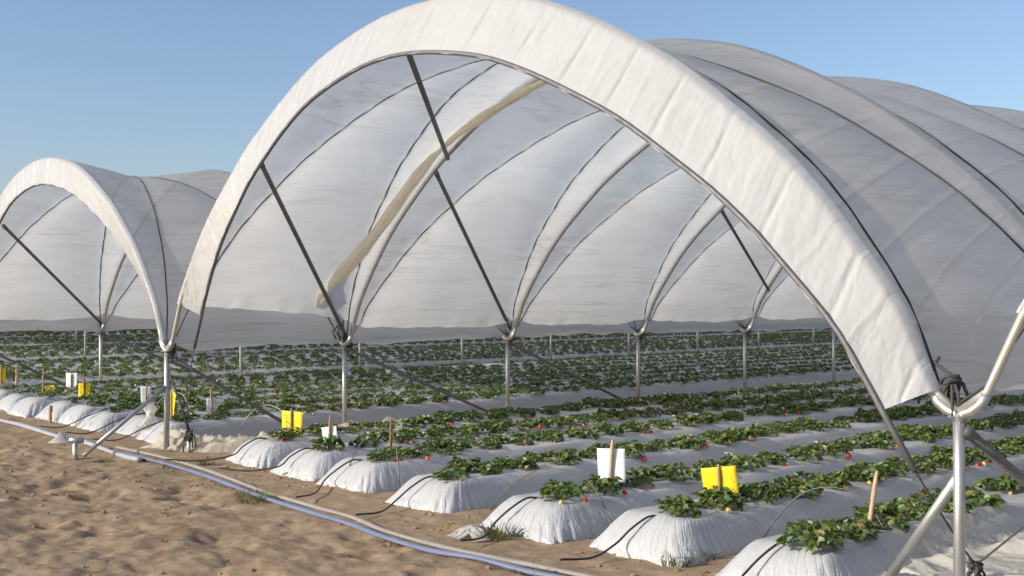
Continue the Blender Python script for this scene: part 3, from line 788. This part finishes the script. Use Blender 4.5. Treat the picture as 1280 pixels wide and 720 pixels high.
stake(62, 492, .10, (.0, 0), 'low crumpled yellow scrap card lying close above the left leaves', 'yellow', (.13, .07), .07, R(-12), R(50), 'wood')
stake(63, 526, .18, (-.005, 0), 'short wooden peg with a small yellow tip at a left bed end', 'yellow', (.045, .07), .14, 0, R(40), 'wood', base_z=.02, r=.02)
stake(21, 484, .34, (.02, 0), 'whitish narrow stake among the leftmost rows', None, wood='palewood', r=.022)
stake(1, 482, .30, (.0, 0), 'yellow card cut by the left edge of the picture', 'yellow', (.13, .2), .15, 0, R(50), 'wood')

# ------------------------------------------------------------------ hoses and tubes on the ground
def hose(name, pix_, r, m, label, cat, flat=1.0, z=.03, group=None, dz=None):
    P = []
    for i, (a, b) in enumerate(pix_):
        p = on_z(a, b, z); P.append((p.x, p.y, max(z * .5, gz(p.x, p.y) + r * .8)))
    P = catmull(P, 10)
    mb = MB(); rs = [r * (1 + .10 * math.sin(i * .37)) for i in range(len(P))]
    mb.tube([tuple(p) for p in P], rs, 12, flat=flat)
    return tag(mb.build(name, M[m]), label, cat, group)
up_ = [(146, 559), (200, 570), (262, 588), (330, 613), (395, 633), (440, 646), (480, 661), (540, 678), (600, 691), (660, 703), (730, 717), (800, 735)]
hose('irrigation_hose', [(a, b - 2) for a, b in up_], .020, 'dusty', 'dusty grey flat hose along the bed ends, lying behind the blue hose', 'hose', .7, .04, 'supply hoses')
hose('irrigation_hose', [(a - 2, b + 3.5 + .004 * a) for a, b in up_], .021, 'blue', 'bright blue irrigation hose snaking across the sand before the bed ends', 'hose', .75, .04, 'supply hoses')
hose('irrigation_hose', [(-60, 508), (0, 523), (30, 530), (70, 543), (105, 552), (150, 566), (175, 572)], .028, 'pale', 'pale grey hose running along the left bed ends to the blue hose', 'hose', .8, .04, 'supply hoses')
def dtube(pts, label):
    mb = MB(); P = catmull(pts, 8); mb.tube([tuple(p) for p in P], .0065, 8)
    tag(mb.build('drip_tube', M['black']), label, 'drip tube', 'black drip tubes feeding the beds')
dend = [(206, 577), (272, 588), (370, 625), (445, 647), (576, 680), (700, 704), (880, 745)]
dl = ['film-edge', 'small-white-card', 'brown-stake', 'unmarked middle', 'large-white-card', 'large-yellow-card', 'pale-stake']
for i in range(7):
    s = on_z(*dend[i], .03)
    x, y = mx[i] - .02, my[i]
    dtube([(s.x, s.y, .05), (s.x * .55 + x * .45, s.y * .5 + (y - .05) * .5, .03), (x - .06, y - .06, .07), (x - .03, y + .03, BH * .72), (x, y + .14, BH + .004), (x + .01, y + .22, BH + .004), (x + .01, y + .30, BH - .02)],
          'black drip tube climbing from the hose onto the %s bed' % dl[i])
for i in range(3):
    x = -.72 - .765 * i; y = .12
    dtube([(x - .35, -.30, .04), (x - .2, -.1, .03), (x - .05, y - .02, .14), (x, y + .2, BH + .012), (x, y + .5, BH + .012)], 'thin black tube climbing onto the %s bed left of the left front post' % ordinal(i + 1))

# low wire hoops left standing over the beds
def whoop(a, b, h, label, m='wire', r=.0045, skew=.12):
    A = on_z(*a); B = on_z(*b); N = 22; mb = MB(); pts = []
    for i in range(N + 1):
        q = i / N; p = A.lerp(B, q); z = p.z + h * (1 - abs(2 * q - 1) ** 2.6); pts.append((p.x, p.y + skew * math.sin(math.pi * q), z))
    mb.tube(pts, r, 6); tag(mb.build('wire_hoop', M[m]), label, 'wire hoop', 'low wire hoops over the beds')
whoop((612, 640, 0), (768, 668, .0), .34, 'low wire hoop bent over the bed end left of the large white card')
whoop((955, 672, .05), (1120, 705, .05), .34, 'low wire hoop over the nearest bed between yellow card and pale stake')
whoop((430, 600, .05), (500, 612, .05), .42, 'low wire hoop beside the bare brown stake bed ends')
whoop((298, 540, .05), (365, 572, .05), .36, 'low wire hoop left of the far yellow card by the rolled film', 'palewire')
whoop((150, 517, .05), (190, 533, .05), .38, 'pale low wire hoop among the left rows behind the slanting brace', 'palewire')
whoop((185, 525, .05), (238, 540, .05), .36, 'pale low wire hoop just left of the left front post', 'palewire')

# ------------------------------------------------------------------ loose film on the ground
def crumple(name, path, wid, h, label, seed, group=None, m='sheet', nl=160, nw=36, base=.0, ruf=.035, bedx=None):
    P = catmull(path, max(2, nl // (len(path) - 1))); n = len(P); q = np.linspace(-1, 1, nw)
    T = np.gradient(P, axis=0); T[:, 2] = 0; T /= np.linalg.norm(T, axis=1, keepdims=True); N = np.stack([-T[:, 1], T[:, 0], 0 * T[:, 0]], -1)
    s = np.concatenate([[0], np.cumsum(np.linalg.norm(np.diff(P, axis=0), axis=1))])
    ws = wid * (1 + .3 * fbm(s * 1.1 + seed, s * 0 + seed, 3)); hs = h * (1 + .7 * fbm(s * 1.5 + seed + 7, s * 0, 3))
    a = fbm(s[:, None] * 2.2 + seed + q[None] * 1.5, q[None] * 2 + seed, 3, .5); b = 1 - np.abs(fbm(s[:, None] * 3.0 + seed + 3, q[None] * 2 + s[:, None], 3)) * 4
    z = P[:, 2:3] + base + hs[:, None] * (1 - np.abs(q[None]) ** 1.8) * (.75 + .5 * a) + ruf * np.clip(b, 0, 1) * (1 - q[None] ** 4) + ruf * .5 * fbm(s[:, None] * 9 + seed, q[None] * 4 + s[:, None] * 2, 3) + .008
    V = P[:, None] + N[:, None] * (q[None] * ws[:, None] / 2 + .04 * a)[..., None]
    V[..., 2] = np.maximum(z, P[:, 2:3] + .006)
    if bedx:
        d_ = np.abs(V[..., 0] - bedx); prof_ = np.clip((.39 - d_) / .17, 0, 1) * .2 * np.clip((V[..., 1] - .02) / .35, 0, 1)
        V[..., 2] = np.maximum(V[..., 2], prof_ + .012)
    # fold the ends shut
    e_ = np.clip(np.minimum(s, s[-1] - s) / .15, 0, 1)[:, None]; V[..., 2] = P[:, 2:3] * (1 - e_) + V[..., 2] * e_
    return tag(link(name, grid_mesh(name, V, M[m])), label, 'plastic film', group)
crumple('film_roll', [(-.42, .05, 0), (.05, .22, 0), (.38, .45, 0), (.48, .9, .0), (.42, 1.6, 0), (.36, 2.6, 0), (.42, 3.6, 0), (.36, 5, 0), (.40, 6.6, 0), (.34, 9, 0), (.36, 14, 0)], .34, .10, 'tan roll of old clear film lying along the line of posts behind the front beds', 2.0, 'loose film', m='bunch', nl=600, ruf=.075)
crumple('film_sheet', [(7.60, -.62, 0), (7.74, -.25, 0), (7.86, .4, .0), (7.92, 1.3, 0), (8.0, 2.4, 0), (8.1, 4, 0), (8.1, 7, 0), (8.1, 12, 0)], 1.5, .08, 'crumpled whitish film sheet heaped at the foot of the right front post', 11.0, 'loose film', nl=420, nw=60, ruf=.05, bedx=7.02)
crumple('film_scrap', [(*on_z(566, 668, .02).xy, 0), (*on_z(590, 664, .02).xy, .02), (*on_z(602, 672, .02).xy, .0)], .12, .06, 'small scrap of clear film lying on the blue hose by a bed end', 31.0, nl=30, nw=14)
crumple('film_scrap', [(*on_z(68, 550, .02).xy, 0), (*on_z(78, 551, .02).xy, .0), (*on_z(88, 550, .02).xy, .0)], .2, .12, 'pale crumpled plastic scrap on the sand by the short left pipe stub', 35.0, nl=30, nw=14)
mb = MB()                                         # film rag hanging by the left post
a = on_z(190, 545, .05)
rag = np.zeros((20, 10, 3))
for i in range(20):
    for j in range(10):
        q, v = i / 19, j / 9 - .5
        rag[i, j] = (a.x - .16 * (1 - q) + .05 * math.sin(q * 5) + v * .20 * (.9 - q * .5), a.y + .05 * math.sin(v * 11 + q * 5) + .04 * math.sin(q * 9), .02 + .33 * (1 - q) + .05 * math.sin(v * 7 + 1) * (1 - q))
tag(link('film_rag', grid_mesh('film_rag', rag[::-1], M['sheet'])), 'limp rag of film standing up beside the left front post', 'plastic film', 'loose film')

# ------------------------------------------------------------------ weeds
def tuft(px, py, n, h, spread, label, seed, z=.01):
    rr = random.Random(seed); mb = MB(); at = []
    for i in range(n):
        a = rr.random() * 6.283; r0 = spread * math.sqrt(rr.random()); b = Vector((r0 * math.cos(a), r0 * math.sin(a), -.01))
        d = Vector((math.cos(a) * rr.uniform(.1, .9), math.sin(a) * rr.uniform(.1, .9), 1)).normalized(); L = h * rr.uniform(.4, 1.1)
        s = Vector((-math.sin(a + rr.random()), math.cos(a), 0)) * rr.uniform(.002, .0045)
        m1 = b + d * L * .55; m2 = b + d * L + Vector((math.cos(a), math.sin(a), -.4)) * L * .25
        mb.add([b - s, b + s, m1 + s * .8, m1 - s * .8, m2], [(0, 1, 2, 3), (3, 2, 4)]); v = rr.random() * .9; at += [v, v]
    p = on_z(px, py, z); tag(mb.build('weed_tuft', M['grass'], None, (p.x, p.y, gz(p.x, p.y)), False, at), label, 'weed', 'green weeds on the sand')
tuft(318, 622, 260, .09, .16, 'broad grey-green weed tuft below the blue hose near the third bed', 1)
tuft(620, 668, 220, .11, .14, 'bright green grass tuft at the end of the large-white-card bed', 2)
tuft(258, 578, 90, .10, .07, 'small yellowish weed beside the black tube at the farthest bed end', 3)
tuft(490, 676, 80, .05, .10, 'thin low weed pressed against the lower edge of the blue hose', 4)
tuft(668, 713, 160, .07, .12, 'green weed under the blue hose at the bottom edge', 5)
tuft(215, 582, 80, .04, .12, 'flat green weed patch along the blue hose near the left post', 6)
tuft(845, 702, 150, .14, .07, 'dark leafy weed growing at the foot of the yellow-card bed', 7)
tuft(880, 696, 90, .10, .06, 'second small weed right of the yellow-card bed foot', 8)
tuft(415, 592, 60, .06, .09, 'low weed in the furrow between the brown-stake and middle beds', 9)
tuft(130, 575, 150, .05, .09, 'sparse weed by the slanting brace foot at left', 10)
# ------------------------------------------------------------------ clods, grit and straw strewn on the sand
rr = random.Random(77); VV = []; FF = []; MI = []; o = 0
ico = [(0, 0, 1), (.89, 0, .45), (.28, .85, .45), (-.72, .53, .45), (-.72, -.53, .45), (.28, -.85, .45), (.72, .53, -.45), (-.28, .85, -.45), (-.89, 0, -.45), (-.28, -.85, -.45), (.72, -.53, -.45), (0, 0, -1)]
icf = [(0,1,2),(0,2,3),(0,3,4),(0,4,5),(0,5,1),(1,6,2),(2,7,3),(3,8,4),(4,9,5),(5,10,1),(2,6,7),(3,7,8),(4,8,9),(5,9,10),(1,10,6),(6,11,7),(7,11,8),(8,11,9),(9,11,10),(10,11,6)]
N_ = 5200; cx_ = np.array([rr.uniform(-4.5, 9.5) for _ in range(N_)]); cyy = np.array([(.25 - 4.6 * rr.random() ** 1.25) for _ in range(N_)])
dens = fbm(cx_ * .8 + 3, cyy * .8 + 8, 3); zz = ground_z(cx_, cyy)
for i in range(N_):
    if dens[i] < -.12 + .3 * rr.random() - .15: continue
    if rr.random() < .72:
        r = .004 + .016 * rr.random() ** 3.5
        V = [(cx_[i] + a * r * rr.uniform(.7, 1.3), cyy[i] + b * r * rr.uniform(.7, 1.3), zz[i] + c * r * .7 + r * .25) for a, b, c in ico]; F_ = icf; m_ = 0
    else:
        a = rr.random() * 6.28; L = rr.uniform(.02, .07); w_ = .0016; d = (math.cos(a), math.sin(a)); zt = zz[i] + .004
        V = [(cx_[i] + d[0] * L * q_ - d[1] * w_ * e_, cyy[i] + d[1] * L * q_ + d[0] * w_ * e_, zt + h_) for q_, e_, h_ in ((-.5, -1, .004), (.5, -1, .012), (.5, 1, .012), (-.5, 1, .004), (-.5, 0, 0), (.5, 0, .008))]
        F_ = [(0, 1, 2), (0, 2, 3), (0, 4, 1), (1, 4, 5), (3, 2, 5), (3, 5, 4)]; m_ = 1
    VV += V; FF += [tuple(k + o for k in f) for f in F_]; MI += [m_] * len(F_); o += len(V)
M['clod'] = mat_simple("clod", (.30, .21, .13), .95, .3, 3, .3, .1); M['straw'] = mat_simple("straw", (.34, .25, .13), .8, .4, 9)
tag(link('sand_litter', np_mesh('sand_litter', np.array(VV), np.array(FF), [M['clod'], M['straw']], False, MI)), 'small clods, grit and bits of straw strewn over the sand', 'litter', None, 'stuff')
